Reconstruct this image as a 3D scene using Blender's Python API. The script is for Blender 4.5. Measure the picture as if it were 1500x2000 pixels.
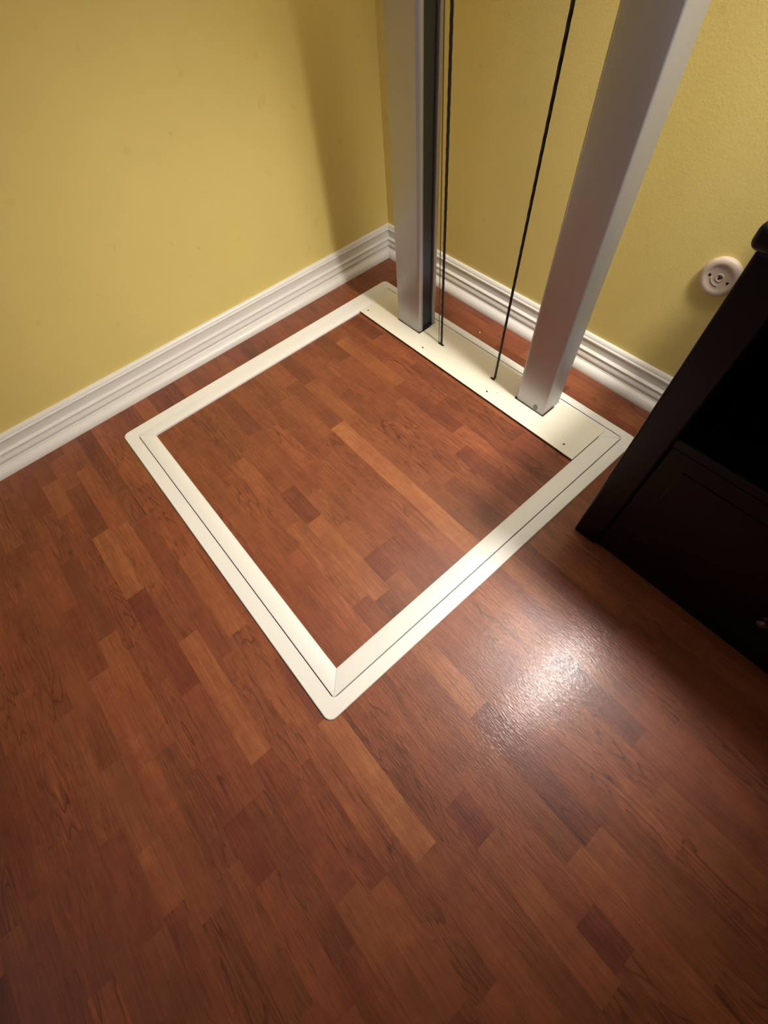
import bpy, bmesh, math, random
from mathutils import Matrix, Vector

# ------------------------------------------------------------------ scene, camera, light
for o in list(bpy.data.objects):
    bpy.data.objects.remove(o, do_unlink=True)
scene = bpy.context.scene
COL = scene.collection
scene.view_settings.view_transform = 'Standard'
scene.view_settings.look = 'None'
scene.view_settings.gamma = 1.0
scene.view_settings.use_curve_mapping = False
scene.view_settings.exposure = 0.0

cam_data = bpy.data.cameras.new('camera')
cam = bpy.data.objects.new('camera', cam_data)
COL.objects.link(cam)
cam_data.sensor_fit = 'VERTICAL'
cam_data.sensor_height = 36.0
cam_data.sensor_width = 27.0
cam_data.lens = 853.46 * 36.0 / 2000.0
cam_data.clip_start = 0.02
CR = ((0.65121, 0.75536, -0.07316), (0.63266, -0.59361, -0.49736), (-0.41912, 0.27760, -0.86445))
right, down, fwd = (Vector(r).normalized() for r in CR)
m3 = Matrix((right, -down, -fwd)).transposed()
cam.matrix_world = Matrix.Translation((1.8206, -1.4840, 1.3)) @ m3.to_4x4()
scene.camera = cam

WORLD_STRENGTH = 1.8
world = bpy.data.worlds.new('world')
scene.world = world
world.use_nodes = True
world.node_tree.nodes['Background'].inputs['Color'].default_value = (0.55, 0.68, 1.0, 1)
world.node_tree.nodes['Background'].inputs['Strength'].default_value = WORLD_STRENGTH

LAMP_COLOR = (1.0, 0.95, 0.91)
# key lamp and added fill head on the ceiling: heads as (centre, aim point, watts, cone angle, bulb radius)
KEY_FILL_SPOTS = (((2.052, -0.372, 2.12), (1.00, -0.92, 0.0), 232.0, 83.0, 0.11),
         ((1.700, -0.372, 2.12), (0.95, -0.85, 0.0), 50.0, 90.0, 0.12))  # unseen second head, added as fill light beside the key
FILL_UPLIGHT = (0.885, 0.0, 1.72)       # unseen uplighter added for fill, on the back wall between the rails
FILL_UPLIGHT_POWER = 150.0

ROOM_X, ROOM_Y, ROOM_Z = 5.2, -4.4, 2.44

# ------------------------------------------------------------------ helpers
def link(name, me, mat=None, parent=None, kind=None):
    o = bpy.data.objects.new(name, me)
    COL.objects.link(o)
    if me is not None and mat is not None and not me.materials:
        me.materials.append(mat)
    if parent is not None:
        o.parent = parent
    if kind:
        o['kind'] = kind
    return o

def mesh_of(name, bm, smooth=None):
    bmesh.ops.recalc_face_normals(bm, faces=bm.faces)
    me = bpy.data.meshes.new(name)
    bm.to_mesh(me)
    bm.free()
    if smooth is not None:
        for p in me.polygons:
            p.use_smooth = True
        me.set_sharp_from_angle(angle=math.radians(smooth))
    return me

def obj(name, bm, mat, parent=None, kind=None, smooth=None):
    return link(name, mesh_of(name, bm, smooth), mat, parent, kind)

def thing(name, label, cat, loc, group=None):
    o = bpy.data.objects.new(name, None)
    COL.objects.link(o)
    o.location = loc
    o.empty_display_size = 0.05
    o['label'] = label
    o['category'] = cat
    if group:
        o['group'] = group
    return o

def tag(o, label, cat, group=None):
    o['label'] = label
    o['category'] = cat
    if group:
        o['group'] = group
    return o

def add_box(bm, x0, x1, y0, y1, z0, z1, bevel=0.0, seg=2):
    vs = [bm.verts.new((x, y, z)) for z in (z0, z1) for y in (y0, y1) for x in (x0, x1)]
    fs = [(0, 2, 3, 1), (4, 5, 7, 6), (0, 1, 5, 4), (2, 6, 7, 3), (0, 4, 6, 2), (1, 3, 7, 5)]
    faces = [bm.faces.new([vs[i] for i in f]) for f in fs]
    if bevel > 0:
        es = list({e for f in faces for e in f.edges})
        bmesh.ops.bevel(bm, geom=es, offset=bevel, segments=seg, profile=0.5, affect='EDGES')
    return bm

def box(*a, **k):
    return add_box(bmesh.new(), *a, **k)

def add_prism(bm, pts, a, b, axis='z'):
    """extrude a closed 2-D outline between a and b along an axis"""
    def P(p, t):
        return {'z': (p[0], p[1], t), 'x': (t, p[0], p[1]), 'y': (p[0], t, p[1])}[axis]
    lo = [bm.verts.new(P(p, a)) for p in pts]
    hi = [bm.verts.new(P(p, b)) for p in pts]
    n = len(pts)
    bm.faces.new(lo[::-1])
    bm.faces.new(hi)
    for i in range(n):
        j = (i + 1) % n
        bm.faces.new((lo[i], lo[j], hi[j], hi[i]))
    return bm

def rounded(x0, x1, y0, y1, r, n=6, corners=(1, 1, 1, 1)):
    """rounded rectangle outline, ccw from lower left; corners: ll, lr, ur, ul"""
    out = []
    cs = ((x0, y0, 1, 1, math.pi, corners[0]), (x1, y0, -1, 1, 1.5 * math.pi, corners[1]),
          (x1, y1, -1, -1, 0.0, corners[2]), (x0, y1, 1, -1, 0.5 * math.pi, corners[3]))
    for cx, cy, sx, sy, a0, on in cs:
        rr = r * on
        if rr <= 0:
            out.append((cx, cy))
            continue
        for i in range(n + 1):
            a = a0 + 0.5 * math.pi * i / n
            out.append((cx + sx * rr + rr * math.cos(a), cy + sy * rr + rr * math.sin(a)))
    return out

def add_ring(bm, outer, inner, z0, z1):
    """flat ring between two outlines with the same number of points"""
    n = len(outer)
    v = [[bm.verts.new((p[0], p[1], z)) for p in pts] for pts, z in
         ((outer, z0), (outer, z1), (inner, z1), (inner, z0))]
    for i in range(n):
        j = (i + 1) % n
        for k in range(4):
            l = (k + 1) % 4
            bm.faces.new((v[k][i], v[k][j], v[l][j], v[l][i]))
    return bm

def add_grid_plate(bm, xs, ys, holes, z0, z1):
    """plate of cells, the cells in holes left open; one welded solid"""
    cells = {(i, j) for i in range(len(xs) - 1) for j in range(len(ys) - 1)} - set(holes)
    vt, vb = {}, {}
    def V(d, i, j, z):
        if (i, j) not in d:
            d[(i, j)] = bm.verts.new((xs[i], ys[j], z))
        return d[(i, j)]
    for i, j in cells:
        c = ((i, j), (i + 1, j), (i + 1, j + 1), (i, j + 1))
        bm.faces.new([V(vt, a, b, z1) for a, b in c])
        bm.faces.new([V(vb, a, b, z0) for a, b in c][::-1])
        for (a, nb) in (((0, 1), (i, j - 1)), ((1, 2), (i + 1, j)), ((2, 3), (i, j + 1)), ((3, 0), (i - 1, j))):
            if nb not in cells:
                p, q = c[a[0]], c[a[1]]
                bm.faces.new((V(vb, *p, z0), V(vb, *q, z0), V(vt, *q, z1), V(vt, *p, z1)))
    return bm

def add_lathe(bm, prof, n=32, axis='z', centre=(0, 0, 0)):
    """revolve (r, h) profile"""
    rings = []
    for r, h in prof:
        if r < 1e-6:
            rings.append([bm.verts.new(_ax(0, 0, h, axis, centre))])
        else:
            rings.append([bm.verts.new(_ax(r * math.cos(2 * math.pi * i / n), r * math.sin(2 * math.pi * i / n), h, axis, centre))
                          for i in range(n)])
    for a, b in zip(rings, rings[1:]):
        for i in range(n):
            j = (i + 1) % n
            if len(a) == 1 and len(b) == 1:
                continue
            if len(a) == 1:
                bm.faces.new((a[0], b[i], b[j]))
            elif len(b) == 1:
                bm.faces.new((a[i], a[j], b[0]))
            else:
                bm.faces.new((a[i], a[j], b[j], b[i]))
    return bm

def _ax(u, v, h, axis, c):
    p = {'z': (u, v, h), 'y': (u, -h, v), 'x': (h, u, v)}[axis]
    return (p[0] + c[0], p[1] + c[1], p[2] + c[2])

def add_tube(bm, p, q, r, n=10):
    p, q = Vector(p), Vector(q)
    d = (q - p).normalized()
    a = d.orthogonal().normalized()
    b = d.cross(a)
    lo, hi = [], []
    for i in range(n):
        t = 2 * math.pi * i / n
        off = (a * math.cos(t) + b * math.sin(t)) * r
        lo.append(bm.verts.new(p + off))
        hi.append(bm.verts.new(q + off))
    bm.faces.new(lo[::-1])
    bm.faces.new(hi)
    for i in range(n):
        j = (i + 1) % n
        bm.faces.new((lo[i], lo[j], hi[j], hi[i]))
    return bm

# ------------------------------------------------------------------ materials
def new_mat(name):
    m = bpy.data.materials.new(name)
    m.use_nodes = True
    nt = m.node_tree
    return m, nt, nt.nodes['Principled BSDF']

def N(nt, typ, **kw):
    n = nt.nodes.new(typ)
    for k, v in kw.items():
        setattr(n, k, v)
    return n

def math_node(nt, op, a, b=None, clamp=False):
    n = N(nt, 'ShaderNodeMath', operation=op, use_clamp=clamp)
    for i, v in enumerate((a, b)):
        if v is None:
            continue
        if isinstance(v, (int, float)):
            n.inputs[i].default_value = v
        else:
            nt.links.new(v, n.inputs[i])
    return n.outputs[0]

def mixc(nt, fac, a, b, blend='MIX'):
    n = N(nt, 'ShaderNodeMix', data_type='RGBA', blend_type=blend)
    for s, v in ((n.inputs['Factor'], fac), (n.inputs[6], a), (n.inputs[7], b)):
        if isinstance(v, (int, float)):
            s.default_value = v
        elif isinstance(v, tuple):
            s.default_value = (*v, 1)
        else:
            nt.links.new(v, s)
    return n.outputs[2]

def ramp(nt, fac, stops, interp='LINEAR'):
    n = N(nt, 'ShaderNodeValToRGB')
    n.color_ramp.interpolation = interp
    els = n.color_ramp.elements
    while len(els) < len(stops):
        els.new(0.5)
    for e, (p, c) in zip(els, stops):
        e.position = p
        e.color = (*c, 1) if isinstance(c, tuple) else (c, c, c, 1)
    nt.links.new(fac, n.inputs[0])
    return n.outputs[0]

def noise(nt, vec, scale, detail=2.0, rough=0.5, dist=0.0):
    n = N(nt, 'ShaderNodeTexNoise')
    n.inputs['Scale'].default_value = scale
    n.inputs['Detail'].default_value = detail
    n.inputs['Roughness'].default_value = rough
    n.inputs['Distortion'].default_value = dist
    nt.links.new(vec, n.inputs['Vector'])
    return n.outputs['Fac']

def mapping(nt, vec, scale=(1, 1, 1), loc=None):
    n = N(nt, 'ShaderNodeMapping')
    n.inputs['Scale'].default_value = scale
    nt.links.new(vec, n.inputs['Vector'])
    if loc is not None:
        nt.links.new(loc, n.inputs['Location'])
    return n.outputs[0]

def bump(nt, height, strength, distance, bsdf):
    n = N(nt, 'ShaderNodeBump')
    n.inputs['Strength'].default_value = strength
    n.inputs['Distance'].default_value = distance
    nt.links.new(height, n.inputs['Height'])
    nt.links.new(n.outputs[0], bsdf.inputs['Normal'])

def simple(name, col, rough=0.5, metal=0.0, spec=0.5, var=0.0, vscale=6.0, bump_s=0.0, bump_scale=200.0):
    m, nt, b = new_mat(name)
    b.inputs['Base Color'].default_value = (*col, 1)
    b.inputs['Roughness'].default_value = rough
    b.inputs['Metallic'].default_value = metal
    b.inputs['Specular IOR Level'].default_value = spec
    geo = N(nt, 'ShaderNodeNewGeometry')
    if var > 0:
        f = noise(nt, geo.outputs['Position'], vscale, 4, 0.6)
        c = mixc(nt, f, tuple(x * (1 - var) for x in col), tuple(min(1, x * (1 + var)) for x in col))
        nt.links.new(c, b.inputs['Base Color'])
    if bump_s > 0:
        bump(nt, noise(nt, geo.outputs['Position'], bump_scale, 3, 0.6), bump_s, 0.001, b)
    return m

def wood_material():
    """cherry laminate: every strip carries its tone in its object colour (r: tone, g: figure, b: hue)"""
    m, nt, b = new_mat('cherry_laminate')
    geo = N(nt, 'ShaderNodeNewGeometry')
    info = N(nt, 'ShaderNodeObjectInfo')
    sep = N(nt, 'ShaderNodeSeparateColor')
    nt.links.new(info.outputs['Color'], sep.inputs[0])
    tone, fig, hue = sep.outputs[0], sep.outputs[1], sep.outputs[2]
    off = N(nt, 'ShaderNodeCombineXYZ')
    nt.links.new(math_node(nt, 'MULTIPLY', info.outputs['Random'], 37.0), off.inputs[0])
    nt.links.new(math_node(nt, 'MULTIPLY', info.outputs['Random'], 91.0), off.inputs[1])
    nt.links.new(math_node(nt, 'MULTIPLY', info.outputs['Random'], 13.0), off.inputs[2])
    P = geo.outputs['Position']
    # soft blotches along the strip
    blotch = noise(nt, mapping(nt, P, (5, 16, 1), off.outputs[0]), 1.0, 3, 0.55)
    # growth figure: contour lines of a stretched field -> long loops and cathedral arches
    field = noise(nt, mapping(nt, P, (3.4, 24, 1), off.outputs[0]), 1.0, 1.5, 0.5, 0.35)
    saw = math_node(nt, 'FRACT', math_node(nt, 'MULTIPLY', field, 10.0))
    vein = ramp(nt, saw, [(0.0, 0.0), (0.55, 0.0), (0.80, 0.45), (0.93, 1.0), (1.0, 0.0)])
    patch = ramp(nt, noise(nt, mapping(nt, P, (3.5, 11, 1), off.outputs[0]), 1.0, 1.0), [(0.36, 0.0), (0.58, 1.0)])
    vein = math_node(nt, 'MULTIPLY', math_node(nt, 'MULTIPLY', vein, patch), fig)
    # fine fibres
    fibre = noise(nt, mapping(nt, P, (9, 260, 1), off.outputs[0]), 1.0, 3, 0.6)
    fibre2 = noise(nt, mapping(nt, P, (28, 700, 1), off.outputs[0]), 1.0, 2, 0.5)
    # curly flame across the grain
    curl = noise(nt, mapping(nt, P, (34, 12, 1), off.outputs[0]), 1.0, 2, 0.5, 0.8)
    streak = ramp(nt, noise(nt, mapping(nt, P, (11, 170, 1), off.outputs[0]), 1.0, 2, 0.6), [(0.56, 0.0), (0.72, 1.0)])
    pale = ramp(nt, noise(nt, mapping(nt, P, (14, 210, 3), off.outputs[0]), 1.0, 2, 0.6), [(0.58, 0.0), (0.74, 1.0)])
    grainy = math_node(nt, 'ADD', math_node(nt, 'MULTIPLY', fig, 0.7), 0.3)
    t = math_node(nt, 'ADD', tone, math_node(nt, 'MULTIPLY', math_node(nt, 'SUBTRACT', blotch, 0.5), 0.55))
    t = math_node(nt, 'ADD', t, math_node(nt, 'MULTIPLY', math_node(nt, 'SUBTRACT', fibre, 0.5), 0.50))
    t = math_node(nt, 'ADD', t, math_node(nt, 'MULTIPLY', math_node(nt, 'SUBTRACT', curl, 0.5), 0.22), True)
    t = math_node(nt, 'ADD', t, math_node(nt, 'MULTIPLY', math_node(nt, 'MULTIPLY', pale, grainy), 0.22), True)
    c = ramp(nt, t, [(0.0, (0.076, 0.022, 0.0125)), (0.35, (0.160, 0.048, 0.0215)), (0.65, (0.248, 0.079, 0.0300)), (1.0, (0.395, 0.150, 0.056))])
    c = mixc(nt, hue, c, mixc(nt, 1.0, c, (1.0, 0.82, 0.95), 'MULTIPLY'))
    c = mixc(nt, math_node(nt, 'MULTIPLY', math_node(nt, 'MULTIPLY', streak, grainy), 0.68), c, (0.085, 0.023, 0.010))
    c = mixc(nt, math_node(nt, 'MULTIPLY', vein, 0.72), c, (0.060, 0.016, 0.008))
    nt.links.new(c, b.inputs['Base Color'])
    r = math_node(nt, 'ADD', math_node(nt, 'MULTIPLY', fibre2, 0.10), 0.38)
    nt.links.new(r, b.inputs['Roughness'])
    b.inputs['Specular IOR Level'].default_value = 0.34
    b.inputs['Coat Weight'].default_value = 0.22
    b.inputs['Coat Roughness'].default_value = 0.15
    emb = noise(nt, mapping(nt, P, (55, 330, 1), off.outputs[0]), 1.0, 2, 0.6)
    bump(nt, emb, 0.40, 0.0012, b)
    nt.links.new(b.inputs['Normal'].links[0].from_socket, b.inputs['Coat Normal'])
    return m

def wall_material():
    m, nt, b = new_mat('yellow_wall_paint')
    geo = N(nt, 'ShaderNodeNewGeometry')
    P = geo.outputs['Position']
    f = noise(nt, P, 3.0, 5, 0.6)
    c = mixc(nt, f, (0.665, 0.525, 0.160), (0.735, 0.590, 0.196))
    scuff = ramp(nt, noise(nt, P, 16.0, 3, 0.5), [(0.66, 0.0), (0.74, 0.35)])
    c = mixc(nt, scuff, c, (0.56, 0.42, 0.10))
    nt.links.new(c, b.inputs['Base Color'])
    b.inputs['Roughness'].default_value = 0.55
    b.inputs['Specular IOR Level'].default_value = 0.35
    h = math_node(nt, 'ADD', noise(nt, P, 140.0, 3, 0.55), math_node(nt, 'MULTIPLY', noise(nt, P, 420.0, 2, 0.5), 0.4))
    bump(nt, h, 0.35, 0.0012, b)
    return m

def trim_material(name, col, rough, speck):
    m, nt, b = new_mat(name)
    geo = N(nt, 'ShaderNodeNewGeometry')
    P = geo.outputs['Position']
    c = mixc(nt, noise(nt, P, 9.0, 4, 0.6), tuple(x * 0.96 for x in col), col)
    if speck:
        s = ramp(nt, noise(nt, P, 70.0, 2, 0.5), [(0.765, 0.0), (0.79, 0.7)])
        c = mixc(nt, s, c, (0.22, 0.17, 0.11))
    nt.links.new(c, b.inputs['Base Color'])
    b.inputs['Roughness'].default_value = rough
    bump(nt, noise(nt, P, 260.0, 3, 0.6), 0.08, 0.001, b)
    return m

def metal_material():
    m, nt, b = new_mat('anodised_aluminium')
    geo = N(nt, 'ShaderNodeNewGeometry')
    P = geo.outputs['Position']
    b.inputs['Metallic'].default_value = 0.75
    f = noise(nt, mapping(nt, P, (160, 160, 1.5)), 1.0, 3, 0.6)
    c = mixc(nt, f, (0.40, 0.39, 0.385), (0.45, 0.44, 0.435))
    nt.links.new(c, b.inputs['Base Color'])
    nt.links.new(math_node(nt, 'ADD', math_node(nt, 'MULTIPLY', f, 0.12), 0.36), b.inputs['Roughness'])
    bump(nt, f, 0.05, 0.0005, b)
    return m

M = {
    'wood': wood_material(),
    'wall': wall_material(),
    'ceiling': simple('white_ceiling_paint', (0.86, 0.855, 0.83), 0.8, var=0.03, bump_s=0.2, bump_scale=90),
    'subfloor': simple('dark_underlay', (0.035, 0.015, 0.010), 0.8, var=0.1),
    'baseboard': trim_material('white_gloss_baseboard', (0.74, 0.70, 0.63), 0.40, False),
    'trim': trim_material('white_floor_trim', (0.80, 0.775, 0.70), 0.38, True),
    'plate': trim_material('cream_cover_plate', (0.80, 0.75, 0.605), 0.42, True),
    'metal': metal_material(),
    'channel': simple('dark_guide_channel', (0.055, 0.060, 0.080), 0.28, 0.8, var=0.1),
    'cable': simple('black_steel_cable', (0.018, 0.014, 0.012), 0.45, 0.3, var=0.2, vscale=300),
    'wire': simple('bare_steel_wire', (0.17, 0.13, 0.07), 0.4, 0.8, var=0.1),
    'wear': simple('worn_grey_metal', (0.20, 0.19, 0.185), 0.5, 0.6, var=0.15, vscale=60),
    'rubber': simple('black_gap_seal', (0.008, 0.008, 0.008), 0.8, var=0.1),
    'screw': simple('dark_screw', (0.05, 0.04, 0.035), 0.4, 0.6, var=0.1),
    'dresser': simple('espresso_wood', (0.0036, 0.0017, 0.0018), 0.40, var=0.3, vscale=14, spec=0.20),
    'dresser_in': simple('black_cabinet_inside', (0.003, 0.0025, 0.0025), 0.7, var=0.2),
    'knob': simple('bronze_knob', (0.12, 0.075, 0.07), 0.35, 0.8, var=0.1),
    'outlet': simple('beige_plastic', (0.50, 0.40, 0.30), 0.45, var=0.04, vscale=30),
    'hole': simple('dark_hole', (0.012, 0.009, 0.006), 0.9, var=0.1),
    'fleck': simple('white_paint_fleck', (0.8, 0.77, 0.72), 0.6, var=0.05),
    'fixture': simple('brushed_nickel', (0.55, 0.52, 0.48), 0.35, 1.0, var=0.05),
}

def glass_material():
    m, nt, b = new_mat('fill_window_glass')
    tr = N(nt, 'ShaderNodeBsdfTransparent')
    gl = N(nt, 'ShaderNodeBsdfGlossy')
    gl.inputs['Roughness'].default_value = 0.02
    fr = N(nt, 'ShaderNodeFresnel')
    mx = N(nt, 'ShaderNodeMixShader')
    nt.links.new(fr.outputs[0], mx.inputs[0])
    nt.links.new(tr.outputs[0], mx.inputs[1])
    nt.links.new(gl.outputs[0], mx.inputs[2])
    nt.links.new(mx.outputs[0], nt.nodes['Material Output'].inputs['Surface'])
    return m
M['glass'] = glass_material()

# ------------------------------------------------------------------ room shell
T = 0.10
obj('wall_left', box(-T, 0, ROOM_Y - T, T, -0.05, ROOM_Z), M['wall'], kind='structure')
obj('wall_back', box(0, ROOM_X, 0, T, -0.05, ROOM_Z), M['wall'], kind='structure')
obj('wall_right', box(ROOM_X, ROOM_X + T, ROOM_Y - T, T, -0.05, ROOM_Z), M['wall'], kind='structure')
WX0, WX1, WZ0, WZ1 = 0.55, 2.05, 0.85, 2.10                # unseen window opening behind the camera, added for cool fill light
wf = bmesh.new()
add_box(wf, 0, WX0, ROOM_Y - T, ROOM_Y, -0.05, ROOM_Z)
add_box(wf, WX1, ROOM_X, ROOM_Y - T, ROOM_Y, -0.05, ROOM_Z)
add_box(wf, WX0, WX1, ROOM_Y - T, ROOM_Y, -0.05, WZ0)
add_box(wf, WX0, WX1, ROOM_Y - T, ROOM_Y, WZ1, ROOM_Z)
obj('wall_front', wf, M['wall'], kind='structure')
wb = bmesh.new()
wo, wi = 0.0, 0.055
add_box(wb, WX0, WX1, ROOM_Y - 0.07, ROOM_Y - 0.02, WZ0, WZ0 + wi)
add_box(wb, WX0, WX1, ROOM_Y - 0.07, ROOM_Y - 0.02, WZ1 - wi, WZ1)
add_box(wb, WX0, WX0 + wi, ROOM_Y - 0.07, ROOM_Y - 0.02, WZ0 + wi, WZ1 - wi)
add_box(wb, WX1 - wi, WX1, ROOM_Y - 0.07, ROOM_Y - 0.02, WZ0 + wi, WZ1 - wi)
add_box(wb, (WX0 + WX1) / 2 - 0.025, (WX0 + WX1) / 2 + 0.025, ROOM_Y - 0.07, ROOM_Y - 0.02, WZ0 + wi, WZ1 - wi)
win = obj('fill_window_1', wb, M['trim'], kind='structure')
for a, b in ((WX0 + wi, (WX0 + WX1) / 2 - 0.025), ((WX0 + WX1) / 2 + 0.025, WX1 - wi)):
    obj('pane', box(a, b, ROOM_Y - 0.048, ROOM_Y - 0.044, WZ0 + wi, WZ1 - wi), M['glass'], parent=win)
obj('ceiling', box(-T, ROOM_X + T, ROOM_Y - T, T, ROOM_Z, ROOM_Z + T), M['ceiling'], kind='structure')
floor = obj('floor', box(0, ROOM_X, ROOM_Y, 0, -0.05, -0.0085), M['subfloor'], kind='structure')

# baseboard profile: (distance from the wall, height)
def baseboard_profile():
    p = [(0, 0), (0.061, 0.0)]
    for i in range(7):                                   # shoe moulding
        a = 0.5 * math.pi * i / 6
        p.append((0.036 + 0.025 * math.cos(a) * 1.0, 0.001 + 0.030 * math.sin(a)))
    p += [(0.036, 0.034), (0.0325, 0.037), (0.0325, 0.041), (0.0355, 0.044), (0.0355, 0.049)]
    for i in range(6):                                   # ogee swelling out under the ridge
        a = 0.5 * math.pi * i / 5
        p.append((0.0285 + 0.006 * (1 - math.sin(a)) + 0.001, 0.050 + 0.017 * i / 5))
    p += [(0.0315, 0.069), (0.0315, 0.0725), (0.028, 0.0750), (0.0185, 0.0765), (0.0185, 0.104)]
    for i in range(6):                                   # upper bead
        a = -0.5 * math.pi + math.pi * i / 5
        p.append((0.0175 + 0.0035 * math.cos(a), 0.1095 + 0.0045 * math.sin(a)))
    p += [(0.0145, 0.1150), (0.0150, 0.1165), (0.0135, 0.1225), (0.0100, 0.1260), (0, 0.1270)]
    return p
BP = baseboard_profile()

def baseboard(name, along, a, b, sign):
    bm = bmesh.new()
    # mitre at the room corner: length follows the distance from the wall
    if along == 'x':
        lo = [bm.verts.new((a + d, sign * d, z)) for d, z in BP]
        hi = [bm.verts.new((b - d, sign * d, z)) for d, z in BP]
    else:
        lo = [bm.verts.new((sign * d, a - d, z)) for d, z in BP]
        hi = [bm.verts.new((sign * d, b + d, z)) for d, z in BP]
    bm.faces.new(lo)
    bm.faces.new(hi[::-1])
    for i in range(len(BP)):
        j = (i + 1) % len(BP)
        bm.faces.new((lo[i], lo[j], hi[j], hi[i]))
    return bm
def base_obj(name, bm, off):
    return obj(name, bm, M['baseboard'], kind='structure', smooth=32)
base_obj('baseboard_back', baseboard('b', 'x', 0.0, ROOM_X, -1), 0)
base_obj('baseboard_left', baseboard('l', 'y', 0.0, ROOM_Y, 1), 0)
bm = baseboard('r', 'y', 0.0, ROOM_Y, -1)
bmesh.ops.translate(bm, verts=bm.verts, vec=(ROOM_X, 0, 0))
base_obj('baseboard_right', bm, 0)
bm = baseboard('f', 'x', 0.0, ROOM_X, 1)
bmesh.ops.translate(bm, verts=bm.verts, vec=(0, ROOM_Y, 0))
base_obj('baseboard_front', bm, 0)

# ------------------------------------------------------------------ laminate strips
PITCH = 0.064
FRAME = (0.199, 1.592, -1.608, -0.204)                 # outer edge of the white floor frame
GROOVE = (0.2475, 1.5495, -1.5600, -0.2385)            # joint between fixed and moving ring
INNER = (0.2970, 1.4915, -1.5056, -0.2900)             # opening of the moving ring
PLATE_Y0 = -0.446

unit = bpy.data.meshes.new('wood_strip')
ub = bmesh.new()
add_box(ub, 0, 1, 0, 1, -0.0078, 0.0)
bmesh.ops.recalc_face_normals(ub, faces=ub.faces)
ub.to_mesh(unit)
ub.free()
unit.materials.append(M['wood'])

def strip(parent, x0, x1, y0, y1, z, tone, fig, hue, origin=(0, 0, 0)):
    g = 0.00003
    o = bpy.data.objects.new('wood_strip', unit)
    COL.objects.link(o)
    o.location = (x0 + g - origin[0], y0 + g - origin[1], z - origin[2])
    o.scale = (x1 - x0 - 2 * g, y1 - y0 - 2 * g, 1)
    o.color = (0.47 + (tone - 0.47) * 0.64, fig, hue, 1)
    o.parent = parent
    return o

# strips that stand out in the photograph: (x0, x1, row centre y, tone, figure, hue)
FLOOR_MARKED = [
    (0.570, 0.868, -1.857, 0.80, 0.2, 0.0), (0.590, 0.890, -1.793, 0.66, 0.9, 0.1), (0.868, 1.255, -1.857, 0.24, 0.5, 0.8),
    (1.110, 1.533, -1.793, 0.80, 0.1, 0.1), (0.860, 1.200, -1.665, 0.72, 0.2, 0.1), (1.255, 1.60, -1.857, 0.50, 0.3, 0.6),
    (0.890, 1.110, -1.793, 0.48, 0.9, 0.3), (1.200, 1.590, -1.665, 0.62, 1.0, 0.2), (0.900, 1.240, -1.729, 0.45, 0.4, 0.4),
    (1.240, 1.620, -1.729, 0.58, 0.8, 0.2), (1.533, 1.900, -1.793, 0.42, 0.4, 0.7),
    (1.590, 1.962, -1.601, 0.86, 0.2, 0.0), (1.590, 1.930, -1.665, 0.58, 1.0, 0.3), (1.580, 1.985, -1.537, 0.34, 1.0, 0.3),
    (1.930, 2.035, -1.473, 0.22, 0.2, 1.0), (1.600, 1.930, -1.473, 0.52, 1.0, 0.4), (2.265, 2.365, -1.409, 0.18, 0.3, 1.0),
    (1.580, 1.830, -1.281, 0.80, 0.2, 0.0), (1.580, 1.900, -1.345, 0.48, 0.2, 0.3), (1.900, 2.265, -1.409, 0.55, 0.8, 0.5),
    (1.580, 1.900, -1.409, 0.50, 0.7, 0.3), (1.600, 1.880, -1.025, 0.74, 0.9, 0.1), (1.575, 1.900, -1.089, 0.70, 1.0, 0.2),
    (1.580, 1.900, -1.153, 0.52, 0.3, 0.4), (1.580, 1.900, -1.217, 0.50, 0.3, 0.4), (1.600, 1.780, -0.961, 0.40, 0.3, 0.3),
    (1.600, 1.755, -1.921, 0.20, 0.2, 0.9), (1.755, 2.05, -1.921, 0.52, 0.9, 0.6), (1.510, 1.660, -2.113, 0.70, 0.2, 0.3),
    (0.400, 0.780, -1.921, 0.46, 1.0, 0.5), (0.780, 1.180, -1.921, 0.42, 1.0, 0.4), (0.300, 0.570, -1.857, 0.30, 0.4, 0.5),
]
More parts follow.
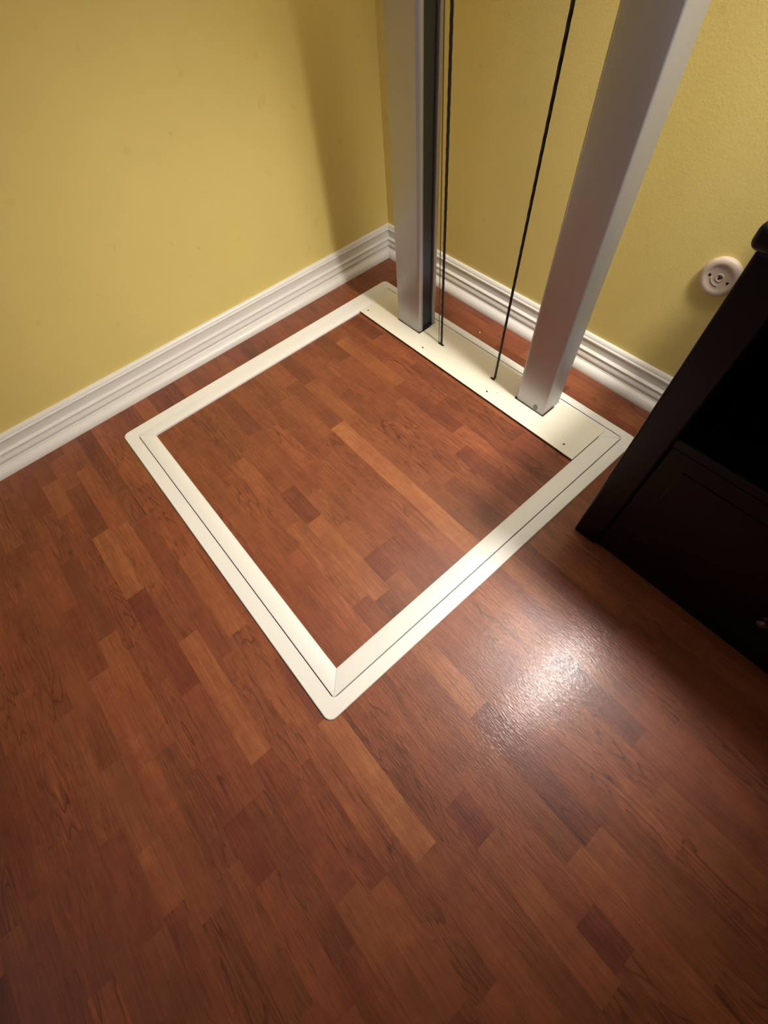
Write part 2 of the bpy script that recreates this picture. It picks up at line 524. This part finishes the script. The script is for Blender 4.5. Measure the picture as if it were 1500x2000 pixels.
PANEL_MARKED = [
    (0.455, 0.845, -1.104, 0.80, 0.1, 0.0), (0.845, 1.280, -1.136, 0.45, 0.3, 0.3), (0.250, 0.570, -1.200, 0.24, 0.2, 0.3),
    (0.570, 0.960, -1.200, 0.44, 0.2, 0.2), (0.960, 1.278, -1.200, 0.66, 0.9, 0.1), (1.278, 1.385, -1.200, 0.22, 0.4, 0.6),
    (0.250, 0.497, -0.880, 0.24, 0.3, 0.2), (0.250, 0.495, -0.688, 0.30, 0.2, 0.2), (0.766, 1.49, -0.944, 0.88, 0.1, 0.0),
    (0.497, 0.800, -0.880, 0.64, 0.2, 0.0), (0.800, 1.200, -0.880, 0.58, 0.7, 0.1), (0.880, 1.048, -1.264, 0.18, 0.4, 0.3),
    (1.048, 1.412, -1.264, 0.76, 0.2, 0.0), (1.184, 1.310, -0.688, 0.24, 0.3, 0.6), (0.380, 0.775, -0.624, 0.72, 0.1, 0.0),
    (0.250, 0.620, -1.264, 0.40, 0.6, 0.2), (0.250, 0.640, -1.328, 0.36, 1.0, 0.2), (0.640, 1.010, -1.328, 0.62, 0.9, 0.1),
    (0.450, 0.766, -0.944, 0.36, 0.3, 0.2), (0.780, 1.180, -1.008, 0.48, 0.8, 0.3), (1.180, 1.49, -1.008, 0.52, 1.0, 0.3),
    (0.860, 1.240, -1.072, 0.52, 1.0, 0.3), (0.500, 0.860, -1.072, 0.40, 0.3, 0.2), (0.840, 1.184, -0.688, 0.60, 0.8, 0.2),
    (0.900, 1.300, -0.752, 0.48, 1.0, 0.3), (0.860, 1.250, -0.816, 0.50, 1.0, 0.3), (1.010, 1.380, -1.328, 0.68, 1.0, 0.1),
    (0.720, 1.100, -1.392, 0.56, 0.9, 0.2), (0.620, 0.880, -1.264, 0.46, 0.3, 0.2),
    (0.495, 0.840, -0.688, 0.46, 0.2, 0.3), (1.310, 1.530, -0.688, 0.34, 0.3, 0.6),
]

def row_pieces(rng, yc, xa, xb, marked, clip):
    """strips of one row from xa to xb; marked strips keep their place, the others fill up"""
    here = sorted([m for m in marked if abs(m[2] - yc) < PITCH / 2 and m[1] > xa and m[0] < xb])
    out, x = [], xa
    def fill(x, end):
        while x < end - 1e-6:
            L = rng.uniform(0.24, 0.46)
            if end - x - L < 0.14:
                L = end - x
            L = min(L, 0.5) if end - x > 0.64 else L
            out.append((x, min(x + L, end), min(0.85, max(0.12, rng.gauss(0.46, 0.13))), rng.choice((0.2, 0.5, 1.0)), rng.random() * 0.6))
            x += L
    first = True
    for (a, b, _, t, f, h) in here:
        a, b = max(a, x), min(b, xb)
        if b - a < 0.02:
            continue
        if a - x < 0.03:
            a = x
        else:
            fill(x, a)
        out.append((a, b, t, f, h))
        x = b
    fill(x, xb)
    return out

def in_view(x, y):
    """part of the floor that the photograph shows, with a little margin"""
    poly = [(-0.05, 0.05), (1.75, 0.05), (1.75, -0.55), (2.40, -0.55), (2.85, -1.25), (1.55, -2.62), (-0.05, -2.16)]
    inside, n = False, len(poly)
    for i in range(n):
        (x1, y1), (x2, y2) = poly[i], poly[(i + 1) % n]
        if (y1 > y) != (y2 > y) and x < (x2 - x1) * (y - y1) / (y2 - y1) + x1:
            inside = not inside
    return inside

rng = random.Random(7)
far = bmesh.new()
F0 = -1.313 + PITCH * 20                                  # row edges outside the frame
k = 0
while True:
    y1 = F0 - PITCH * k - 0.0
    y0 = y1 - PITCH
    k += 1
    if y0 > -0.001:
        continue
    if y1 <= ROOM_Y:
        break
    cy0, cy1 = max(y0, ROOM_Y), min(y1, 0.0)
    yc = (y0 + y1) / 2
    cut = (FRAME[0] + 0.02, FRAME[1] - 0.02)
    ymid0, ymid1 = FRAME[2] + 0.02, FRAME[3] - 0.02
    spans = []
    if cy1 <= ymid0 or cy0 >= ymid1:
        spans = [(0.0, ROOM_X, cy0, cy1)]
    else:
        spans = [(0.0, cut[0], cy0, cy1), (cut[1], ROOM_X, cy0, cy1)]
        if cy0 < ymid0:
            spans.append((cut[0], cut[1], cy0, ymid0))
        if cy1 > ymid1:
            spans.append((cut[0], cut[1], ymid1, cy1))
    for xa, xb, ya, yb in spans:
        start = xa - (rng.uniform(0.0, 0.35) if xa == 0.0 else 0.0)
        for (a, b, t, f, h) in row_pieces(rng, yc, start, xb, FLOOR_MARKED, None):
            a = max(a, xa)
            if b - a < 0.004:
                continue
            z = rng.uniform(-0.00008, 0.00008)
            if any(in_view(x, y) for x in (a, (a + b) / 2, b) for y in (ya, yb)):
                strip(floor, a, b, ya, yb, z, t, f, h)
            else:
                add_box(far, a + 0.0002, b - 0.0002, ya + 0.0002, yb - 0.0002, -0.0078, z)
fo = obj('wood_strips', far, M['wood'], parent=floor, kind='stuff')
fo.color = (0.46, 0.5, 0.3, 1)

# ------------------------------------------------------------------ white floor frame fixed to the floor (outer ring)
fc = ((FRAME[0] + FRAME[1]) / 2, (FRAME[2] + FRAME[3]) / 2)
fr = bmesh.new()
r_in = rounded(GROOVE[0] - 0.0015, GROOVE[1] + 0.0015, GROOVE[2] - 0.0015, GROOVE[3] + 0.0015, 0.014, 6)
r_lo = rounded(*FRAME, 0.024, 6)
r_hi = rounded(FRAME[0] + 0.0022, FRAME[1] - 0.0022, FRAME[2] + 0.0022, FRAME[3] - 0.0022, 0.022, 6)
def shift(pts, c):
    return [(p[0] - c[0], p[1] - c[1]) for p in pts]
v = [[fr.verts.new((p[0], p[1], z)) for p in shift(pts, fc)] for pts, z in
     ((r_lo, 0.0004), (r_lo, 0.0052), (r_hi, 0.0074), (r_in, 0.0074), (r_in, 0.0004))]
n = len(r_lo)
for i in range(n):
    j = (i + 1) % n
    for a in range(5):
        b = (a + 1) % 5
        fr.faces.new((v[a][i], v[a][j], v[b][j], v[b][i]))
ring = obj('floor_frame', fr, M['trim'], smooth=40)
ring.location = (fc[0], fc[1], 0)
tag(ring, 'flat white outer frame with rounded corners fixed to the floor around the lift hatch', 'frame')

# ------------------------------------------------------------------ lift floor hatch: moving ring, wood infill, cover plate
HX, HY = (GROOVE[0] + GROOVE[1]) / 2, (GROOVE[2] + GROOVE[3]) / 2
hatch = thing('lift_hatch', 'square wood-topped floor hatch with mitred white edging and a cream plate around the rails', 'hatch', (HX, HY, 0.0))
def hb(*a, **kw):
    bm = box(*a, **kw)
    bmesh.ops.translate(bm, verts=bm.verts, vec=(-HX, -HY, 0))
    return bm
obj('hatch_base', hb(GROOVE[0] + .004, GROOVE[1] - .004, GROOVE[2] + .004, GROOVE[3] - .004, -0.0084, -0.0062), M['rubber'], parent=hatch)

g = 0.0006
gx0, gx1, gy0, gy1 = GROOVE[0] - 0.0004, GROOVE[1] - 0.0015, GROOVE[2] + 0.0015, GROOVE[3] - 0.0035
ix0, ix1, iy0, iy1 = INNER
ZT = 0.0092
def mitre(name, outer_a, outer_b, inner_b, inner_a):
    pts = [outer_a, outer_b, inner_b, inner_a]
    c = (sum(p[0] for p in pts) / 4, sum(p[1] for p in pts) / 4)
    # a hair of a gap at the mitres
    q = []
    for p in pts:
        d = Vector((c[0] - p[0], c[1] - p[1]))
        ax = 0 if abs(outer_b[0] - outer_a[0]) > abs(outer_b[1] - outer_a[1]) else 1
        s = [p[0], p[1]]
        s[ax] += 0.0005 * (1 if c[ax] > p[ax] else -1)
        q.append((s[0] - HX, s[1] - HY))
    bm = bmesh.new()
    add_prism(bm, q, -0.006, ZT)
    es = [e for e in bm.edges if abs(e.verts[0].co.z - ZT) < 1e-6 and abs(e.verts[1].co.z - ZT) < 1e-6]
    bmesh.ops.bevel(bm, geom=es, offset=0.0012, segments=2, profile=0.5, affect='EDGES')
    return obj(name, bm, M['trim'], parent=hatch, smooth=40)
mitre('trim_board', (gx0, gy0), (gx1, gy0), (ix1, iy0), (ix0, iy0))
mitre('trim_board', (gx1, gy0), (gx1, gy1), (ix1, iy1), (ix1, iy0))
mitre('trim_board', (gx1, gy1), (gx0, gy1), (ix0, iy1), (ix1, iy1))
mitre('trim_board', (gx0, gy1), (gx0, gy0), (ix0, iy0), (ix0, iy1))

# wood infill strips
P0 = -0.976 + PITCH * 12
k = 0
while True:
    y1 = P0 - PITCH * k
    y0 = y1 - PITCH
    k += 1
    if y1 <= iy0:
        break
    ya, yb = max(y0, iy0 + 0.0004), min(y1, iy1 - 0.0004)
    if yb - ya < 0.003:
        continue
    xa, xb = ix0 + 0.0004, ix1 - 0.0004
    for (a, b, t, f, h) in row_pieces(rng, (y0 + y1) / 2, xa - rng.uniform(0, 0.3), xb, PANEL_MARKED, None):
        a = max(a, xa)
        if b - a < 0.004:
            continue
        strip(hatch, a, b, ya, yb, 0.0016 + rng.uniform(-0.00006, 0.00006), t, f, h, (HX, HY, 0))

# guide rails: where they stand (x0, x1), both y0..y1
RY0, RY1 = -0.361, -0.264
RAILS = ((0.4745, 0.6120), (1.1590, 1.2890))
C1 = (0.7340, -0.3440)
C2 = (1.0310, -0.3365)
W1 = (0.7214, -0.3470)

# cover plate with cut-outs for rails and cables
px0, px1, py0, py1 = 0.2985, 1.4895, PLATE_Y0, -0.2560
xs = sorted([px0, px1, RAILS[0][0] - 0.003, RAILS[0][1] + 0.004, RAILS[1][0] - 0.003, RAILS[1][1] + 0.005,
             W1[0] - 0.003, C1[0] + 0.014, C2[0] - 0.015, C2[0] + 0.007])
ys = sorted([py0, py1, RY0 - 0.003, RY1 + 0.003, C1[1] - 0.006, C1[1] + 0.004])
def cell_holes(rects):
    hs = []
    for i in range(len(xs) - 1):
        for j in range(len(ys) - 1):
            cx, cy = (xs[i] + xs[i + 1]) / 2, (ys[j] + ys[j + 1]) / 2
            if any(a < cx < b and c < cy < d for a, b, c, d in rects):
                hs.append((i, j))
    return hs
rects = [(RAILS[0][0] - 0.0031, RAILS[0][1] + 0.0041, RY0 - 0.0031, RY1 + 0.0031),
         (RAILS[1][0] - 0.0031, RAILS[1][1] + 0.0051, RY0 - 0.0031, RY1 + 0.0031),
         (W1[0] - 0.0031, C1[0] + 0.0141, C1[1] - 0.0061, C1[1] + 0.0041),
         (C2[0] - 0.0151, C2[0] + 0.0071, C1[1] - 0.0061, C1[1] + 0.0041)]
pb = bmesh.new()
add_grid_plate(pb, [x - HX for x in xs], [y - HY for y in ys], cell_holes(rects), ZT + 0.0002, ZT + 0.0034)
plate = obj('cover_plate', pb, M['plate'], parent=hatch)
plate['label'] = 'cream cover plate with cut-outs for the rails and cables'
for sx in (0.325, 0.692, 1.059, 1.428):
    sb = bmesh.new()
    add_lathe(sb, [(0, 0.0008), (0.0026, 0.0008), (0.0040, 0.0002), (0.0042, -0.0006), (0, -0.0006)], 14,
              centre=(sx - HX, -0.4165 + 0.004 * (sx - 0.3) - HY, ZT + 0.0036))
    obj('screw', sb, M['screw'], parent=plate, smooth=40)

# ------------------------------------------------------------------ guide rails
def rail(x0, x1, slot_side, label):
    cx, cy = (x0 + x1) / 2, (RY0 + RY1) / 2
    t = thing('guide_rail', label, 'guide rail', (cx, cy, ZT + 0.0003), 'lift guide rails')
    w, d = (x1 - x0) / 2, (RY1 - RY0) / 2
    r = 0.012
    def arc(px, py, a0, a1, rr, n=5):
        return [(px + rr * math.cos(a0 + (a1 - a0) * i / n), py + rr * math.sin(a0 + (a1 - a0) * i / n)) for i in range(n + 1)]
    pi = math.pi
    # outline for a slot in the +x face, mirrored for the other rail
    s0, s1, dep = -d + 0.023, d - 0.017, 0.014
    pts = arc(-w + 0.004, -d + 0.004, pi, 1.5 * pi, 0.004) + arc(w - r, -d + r, 1.5 * pi, 2 * pi, r)
    pts += [(w, s0 - 0.003)] + arc(w - 0.003, s0 - 0.003, 0, 0.5 * pi, 0.003, 3)
    pts += [(w - dep, s0), (w - dep, s1)]
    pts += arc(w - 0.003, s1 + 0.003, -0.5 * pi, 0, 0.003, 3)
    pts += arc(w - 0.004, d - 0.004, 0, 0.5 * pi, 0.004) + arc(-w + 0.004, d - 0.004, 0.5 * pi, pi, 0.004)
    clean = []
    for p in pts:
        if not clean or (abs(p[0] - clean[-1][0]) + abs(p[1] - clean[-1][1])) > 1e-5:
            clean.append(p)
    pts = clean
    if slot_side < 0:
        pts = [(-p[0], p[1]) for p in pts][::-1]
    bm = bmesh.new()
    add_prism(bm, pts, 0.003, ROOM_Z - 0.014)
    obj('rail_body', bm, M['metal'], parent=t, smooth=30)
    c = box(*sorted((slot_side * (w - dep + 0.0003), slot_side * (w - dep + 0.004))), s0 + 0.001, s1 - 0.001, 0.003, ROOM_Z - 0.014, bevel=0.002)
    obj('channel_liner', c, M['channel'], parent=t)
    s = box(-w + 0.0025, w - 0.0025, -d + 0.0025, d - 0.0025, 0.0, 0.0045)
    obj('base_gasket', s, M['rubber'], parent=t)
    if slot_side < 0:                                    # worn patch low on the front face
        wp = bmesh.new()
        add_prism(wp, [(0.028 + 0.010 * math.cos(a), max(0.006, 0.021 + 0.014 * math.sin(a))) for a in
                       (i * 2 * math.pi / 16 for i in range(16))], -d - 0.0003, -d + 0.0004, axis='y')
        obj('worn_patch', wp, M['wear'], parent=t)
    return t
rail(*RAILS[0], 1, 'aluminium guide rail in the room corner with a dark slot down its side')
rail(*RAILS[1], -1, 'plain aluminium guide rail nearer the black cabinet, right of both cables')

# ------------------------------------------------------------------ cables
def cable(name, base, slope, r, mat, label, cat, group, twist):
    H = ROOM_Z - 0.002
    bm = bmesh.new()
    top = (slope * H, 0, H)
    n = 9
    add_tube(bm, (0, 0, 0), top, r * (0.80 if twist else 1.0), 8)
    o = obj(name, bm, mat, smooth=60)
    o.location = (base[0] - slope * 0.008, base[1], 0.0)
    tag(o, label, cat, group)
    if twist:
        sb = bmesh.new()
        steps = 260
        for s in range(3):
            prev = None
            ring0 = None
            for i in range(steps + 1):
                z = H * i / steps
                a = 2 * math.pi * (s / 3 + z / 0.10)
                c = Vector((slope * z + 0.20 * r * math.cos(a), 0.20 * r * math.sin(a), z))
                rg = [sb.verts.new(c + Vector((0.74 * r * math.cos(q * math.pi / 3), 0.74 * r * math.sin(q * math.pi / 3), 0))) for q in range(6)]
                if prev:
                    for q in range(6):
                        sb.faces.new((prev[q], prev[(q + 1) % 6], rg[(q + 1) % 6], rg[q]))
                prev = rg
        obj('cable_strands', sb, mat, parent=o, smooth=60)
    return o
cable('lift_cable', C1, -0.0201, 0.0053, M['cable'], 'black lift cable beside the slotted corner rail, next to a thin wire', 'cable', 'lift cables', True)
cable('lift_cable', C2, 0.0147, 0.0053, M['cable'], 'black lift cable hanging nearer the plain right-hand rail', 'cable', 'lift cables', True)
cable('safety_wire', W1, -0.0304, 0.0017, M['wire'], 'very thin wire running close beside the left black cable', 'wire', None, False)

# ------------------------------------------------------------------ round outlet cover on the back wall
OX, OZ = 1.497, 0.4795
outlet = thing('outlet_cover', 'round beige plastic cable outlet cover on the yellow wall', 'wall plate', (OX, 0.0, OZ))
ob = bmesh.new()
R = 0.0545
prof = [(0, 0.0), (R, 0.0), (R, 0.007)]
for i in range(1, 7):
    a = 0.5 * math.pi * i / 6
    prof.append((R - 0.013 + 0.013 * math.cos(a), 0.007 + 0.009 * math.sin(a)))
prof += [(0.038, 0.0157), (0.034, 0.0140), (0.030, 0.0128), (0.0, 0.0125)]
add_lathe(ob, prof, 48, axis='y')
obj('plate', ob, M['outlet'], parent=outlet, smooth=35)
nb = bmesh.new()
add_lathe(nb, [(0, 0.0125), (0.0115, 0.0125), (0.0110, 0.0138), (0.0094, 0.0140), (0.0088, 0.0127), (0, 0.0127)], 28, axis='y', centre=(0.001, 0, 0.002))
obj('centre_boss', nb, M['outlet'], parent=outlet, smooth=35)
tri = [(0.001 + 0.0078 * math.cos(a), 0.002 + 0.0078 * math.sin(a)) for a in (math.radians(15), math.radians(135), math.radians(255))]
tb = bmesh.new()
add_prism(tb, tri, -0.0131, -0.0126, axis='y')
obj('cable_hole', tb, M['hole'], parent=outlet)
for sx, sz in ((-0.0270, 0.0000), (0.0270, -0.0040)):
    sb = bmesh.new()
    add_lathe(sb, [(0, 0.0124), (0.0042, 0.0124), (0.0042, 0.0130), (0.0030, 0.0134), (0, 0.0132)], 16, axis='y', centre=(sx, 0, sz))
    obj('screw_hole', sb, M['hole'], parent=outlet, smooth=35)
ab = bmesh.new()
prev = None
for i in range(13):
    a = math.radians(195 + 90 * i / 12)
    cs = [(0.0235, -0.0124), (0.0235, -0.0139), (0.0215, -0.0139), (0.0215, -0.0124)]
    rg = [ab.verts.new((0.001 + rr * math.cos(a), yy, 0.002 + rr * math.sin(a))) for rr, yy in cs]
    if prev:
        for q in range(4):
            ab.faces.new((prev[q], prev[(q + 1) % 4], rg[(q + 1) % 4], rg[q]))
    else:
        ab.faces.new(rg)
    prev = rg
ab.faces.new(prev[::-1])
obj('moulded_arc', ab, M['outlet'], parent=outlet, smooth=35)

# ------------------------------------------------------------------ black cabinet
DX0, DX1, DY0, DY1 = 1.662, 3.300, -0.656, -0.080
DZ = 0.893
cab = thing('black_cabinet', 'near-black wooden cabinet against the yellow wall, overlapping the round beige outlet', 'cabinet', (DX0, DY0, 0.0))
def cb(x0, x1, y0, y1, z0, z1, bevel=0.003):
    bm = box(x0, x1, y0, y1, z0, z1, bevel=bevel)
    bmesh.ops.translate(bm, verts=bm.verts, vec=(-DX0, -DY0, 0))
    return bm
PW = 0.076
tp = bmesh.new()
add_prism(tp, rounded(DX0 - 0.012 - DX0, DX1 + 0.012 - DX0, DY0 - 0.014 - DY0, DY1 - DY0, 0.012, 4), DZ, DZ + 0.040)
es = [e for e in tp.edges if abs(e.verts[0].co.z - e.verts[1].co.z) < 1e-6]
bmesh.ops.bevel(tp, geom=es, offset=0.014, segments=4, profile=0.5, affect='EDGES')
obj('cabinet_top', tp, M['dresser'], parent=cab, smooth=40)
obj('corner_post', cb(DX0, DX0 + PW, DY0, DY0 + 0.05, 0, DZ, 0.006), M['dresser'], parent=cab)
obj('corner_post', cb(DX1 - PW, DX1, DY0, DY0 + 0.05, 0, DZ, 0.006), M['dresser'], parent=cab)
obj('side_panel', cb(DX0 + 0.002, DX0 + PW, DY0 + 0.0502, DY1, 0.0, DZ, 0.001), M['dresser'], parent=cab)
obj('side_panel', cb(DX1 - PW, DX1 - 0.002, DY0 + 0.0502, DY1, 0.0, DZ, 0.001), M['dresser'], parent=cab)
obj('back_panel', cb(DX0 + PW + 0.0005, DX1 - PW - 0.0005, DY1 - 0.012, DY1 - 0.002, 0.08, DZ, 0.0), M['dresser_in'], parent=cab)
obj('top_rail', cb(DX0 + PW + .0005, DX1 - PW - .0005, DY0 + 0.006, DY0 + 0.03, 0.822, DZ - .0005, 0.002), M['dresser'], parent=cab)
obj('middle_shelf', cb(DX0 + PW + .0005, DX1 - PW - .0005, DY0 + 0.003, DY1 - 0.013, 0.492, 0.518, 0.004), M['dresser'], parent=cab)
obj('bottom_shelf', cb(DX0 + PW + .0005, DX1 - PW - .0005, DY0 + 0.03, DY1 - 0.013, 0.085, 0.105, 0.002), M['dresser'], parent=cab)
obj('plinth', cb(DX0 + PW + .0005, DX1 - PW - .0005, DY0 + 0.012, DY0 + 0.029, 0.0, 0.104, 0.002), M['dresser'], parent=cab)
xm = 2.165
for a, b, kx in ((DX0 + PW + .002, xm - .0012, xm - 0.022), (xm + .0012, DX1 - PW - .002, None)):
    d = obj('door', cb(a, b, DY0 + 0.009, DY0 + 0.028, 0.108, 0.487, 0.003), M['dresser'], parent=cab)
    obj('door_panel', cb(a + 0.05, b - 0.05, DY0 + 0.0065, DY0 + 0.010, 0.155, 0.44, 0.0015), M['dresser'], parent=d)
    kx = kx if kx else xm + 0.030
    kb = bmesh.new()
    add_lathe(kb, [(0.0, 0.0), (0.006, 0.0), (0.005, 0.010), (0.012, 0.017), (0.0125, 0.022), (0.008, 0.026), (0, 0.027)], 18,
              axis='y', centre=(kx - DX0, 0.009, 0.192))
    obj('knob', kb, M['knob'], parent=d, smooth=40)

# ------------------------------------------------------------------ speck on the floor
sp = bmesh.new()
add_prism(sp, [(-0.004, -0.001), (0.001, -0.003), (0.004, 0.0), (0.002, 0.002), (-0.002, 0.003)], 0.0, 0.0012)
spk = obj('paint_fleck', sp, M['fleck'])
spk.location = (0.790, -0.163, 0.0002)
tag(spk, 'tiny white paint fleck on the dark floor behind the cables', 'fleck')

# ------------------------------------------------------------------ key lamp and added fill lights (out of the frame)
def bulb(name, parent, loc, energy, size, blend, radius):
    ld = bpy.data.lights.new(name, 'SPOT')
    ld.energy = energy
    ld.color = LAMP_COLOR
    ld.spot_size = math.radians(size)
    ld.spot_blend = blend
    ld.shadow_soft_size = radius
    lo = bpy.data.objects.new(name, ld)
    COL.objects.link(lo)
    lo.parent = parent
    lo.location = loc
    return lo

tx, ty = (KEY_FILL_SPOTS[0][0][0] + KEY_FILL_SPOTS[1][0][0]) / 2, KEY_FILL_SPOTS[0][0][1]
track = thing('key_fill_track', 'unseen brushed nickel ceiling track with a key spot head and an added fill head tilted towards the lift hatch', 'lamp', (tx, ty, ROOM_Z))
obj('track_bar', box(-0.34, 0.34, -0.018, 0.018, -0.030, -0.001, bevel=0.004), M['fixture'], parent=track)
for centre, aim_at, watts, cone, rad in KEY_FILL_SPOTS:
    dx, hz = centre[0] - tx, centre[2] - ROOM_Z
    rot = (Vector(aim_at) - Vector(centre)).normalized().to_track_quat('-Z', 'Y')
    hd = bmesh.new()
    add_lathe(hd, [(0, 0.075), (0.040, 0.072), (0.070, 0.050), (0.130, -0.020), (0.135, -0.040), (0.132, -0.040), (0.126, -0.018), (0.067, 0.046), (0, 0.066)], 28)
    ho = obj('key_fill_head', hd, M['fixture'], parent=track, smooth=35)
    ho.location = (dx, 0, hz)
    ho.rotation_mode = 'QUATERNION'
    ho.rotation_quaternion = rot
    sb = bmesh.new()
    add_tube(sb, (dx, 0, -0.029), (dx, 0, hz + 0.060), 0.007, 10)
    obj('stem', sb, M['fixture'], parent=track, smooth=60)
    bulb('key_fill_bulb', ho, (0, 0, -0.045), watts, cone, 1.0, rad)

fill_up = thing('wall_fill_uplight', 'unseen half-bowl uplighter added as fill light on the back wall between the guide rails', 'lamp', FILL_UPLIGHT)
sb = bmesh.new()
rings = []
for r, z in ((0.012, -0.11), (0.060, -0.095), (0.105, -0.050), (0.130, 0.0), (0.124, 0.0), (0.099, -0.047), (0.055, -0.088), (0.010, -0.100)):
    rings.append([sb.verts.new((r * math.cos(math.pi * i / 16), -0.001 - r * math.sin(math.pi * i / 16), z)) for i in range(17)])
for a, b in zip(rings, rings[1:]):
    for i in range(16):
        sb.faces.new((a[i], a[i + 1], b[i + 1], b[i]))
sb.faces.new(rings[0])
sb.faces.new(rings[-1])
obj('bowl', sb, M['ceiling'], parent=fill_up, smooth=40)
ub = bulb('fill_uplight_bulb', fill_up, (0, -0.055, -0.03), FILL_UPLIGHT_POWER, 150.0, 0.6, 0.03)
ub.rotation_euler = (math.pi, 0, 0)
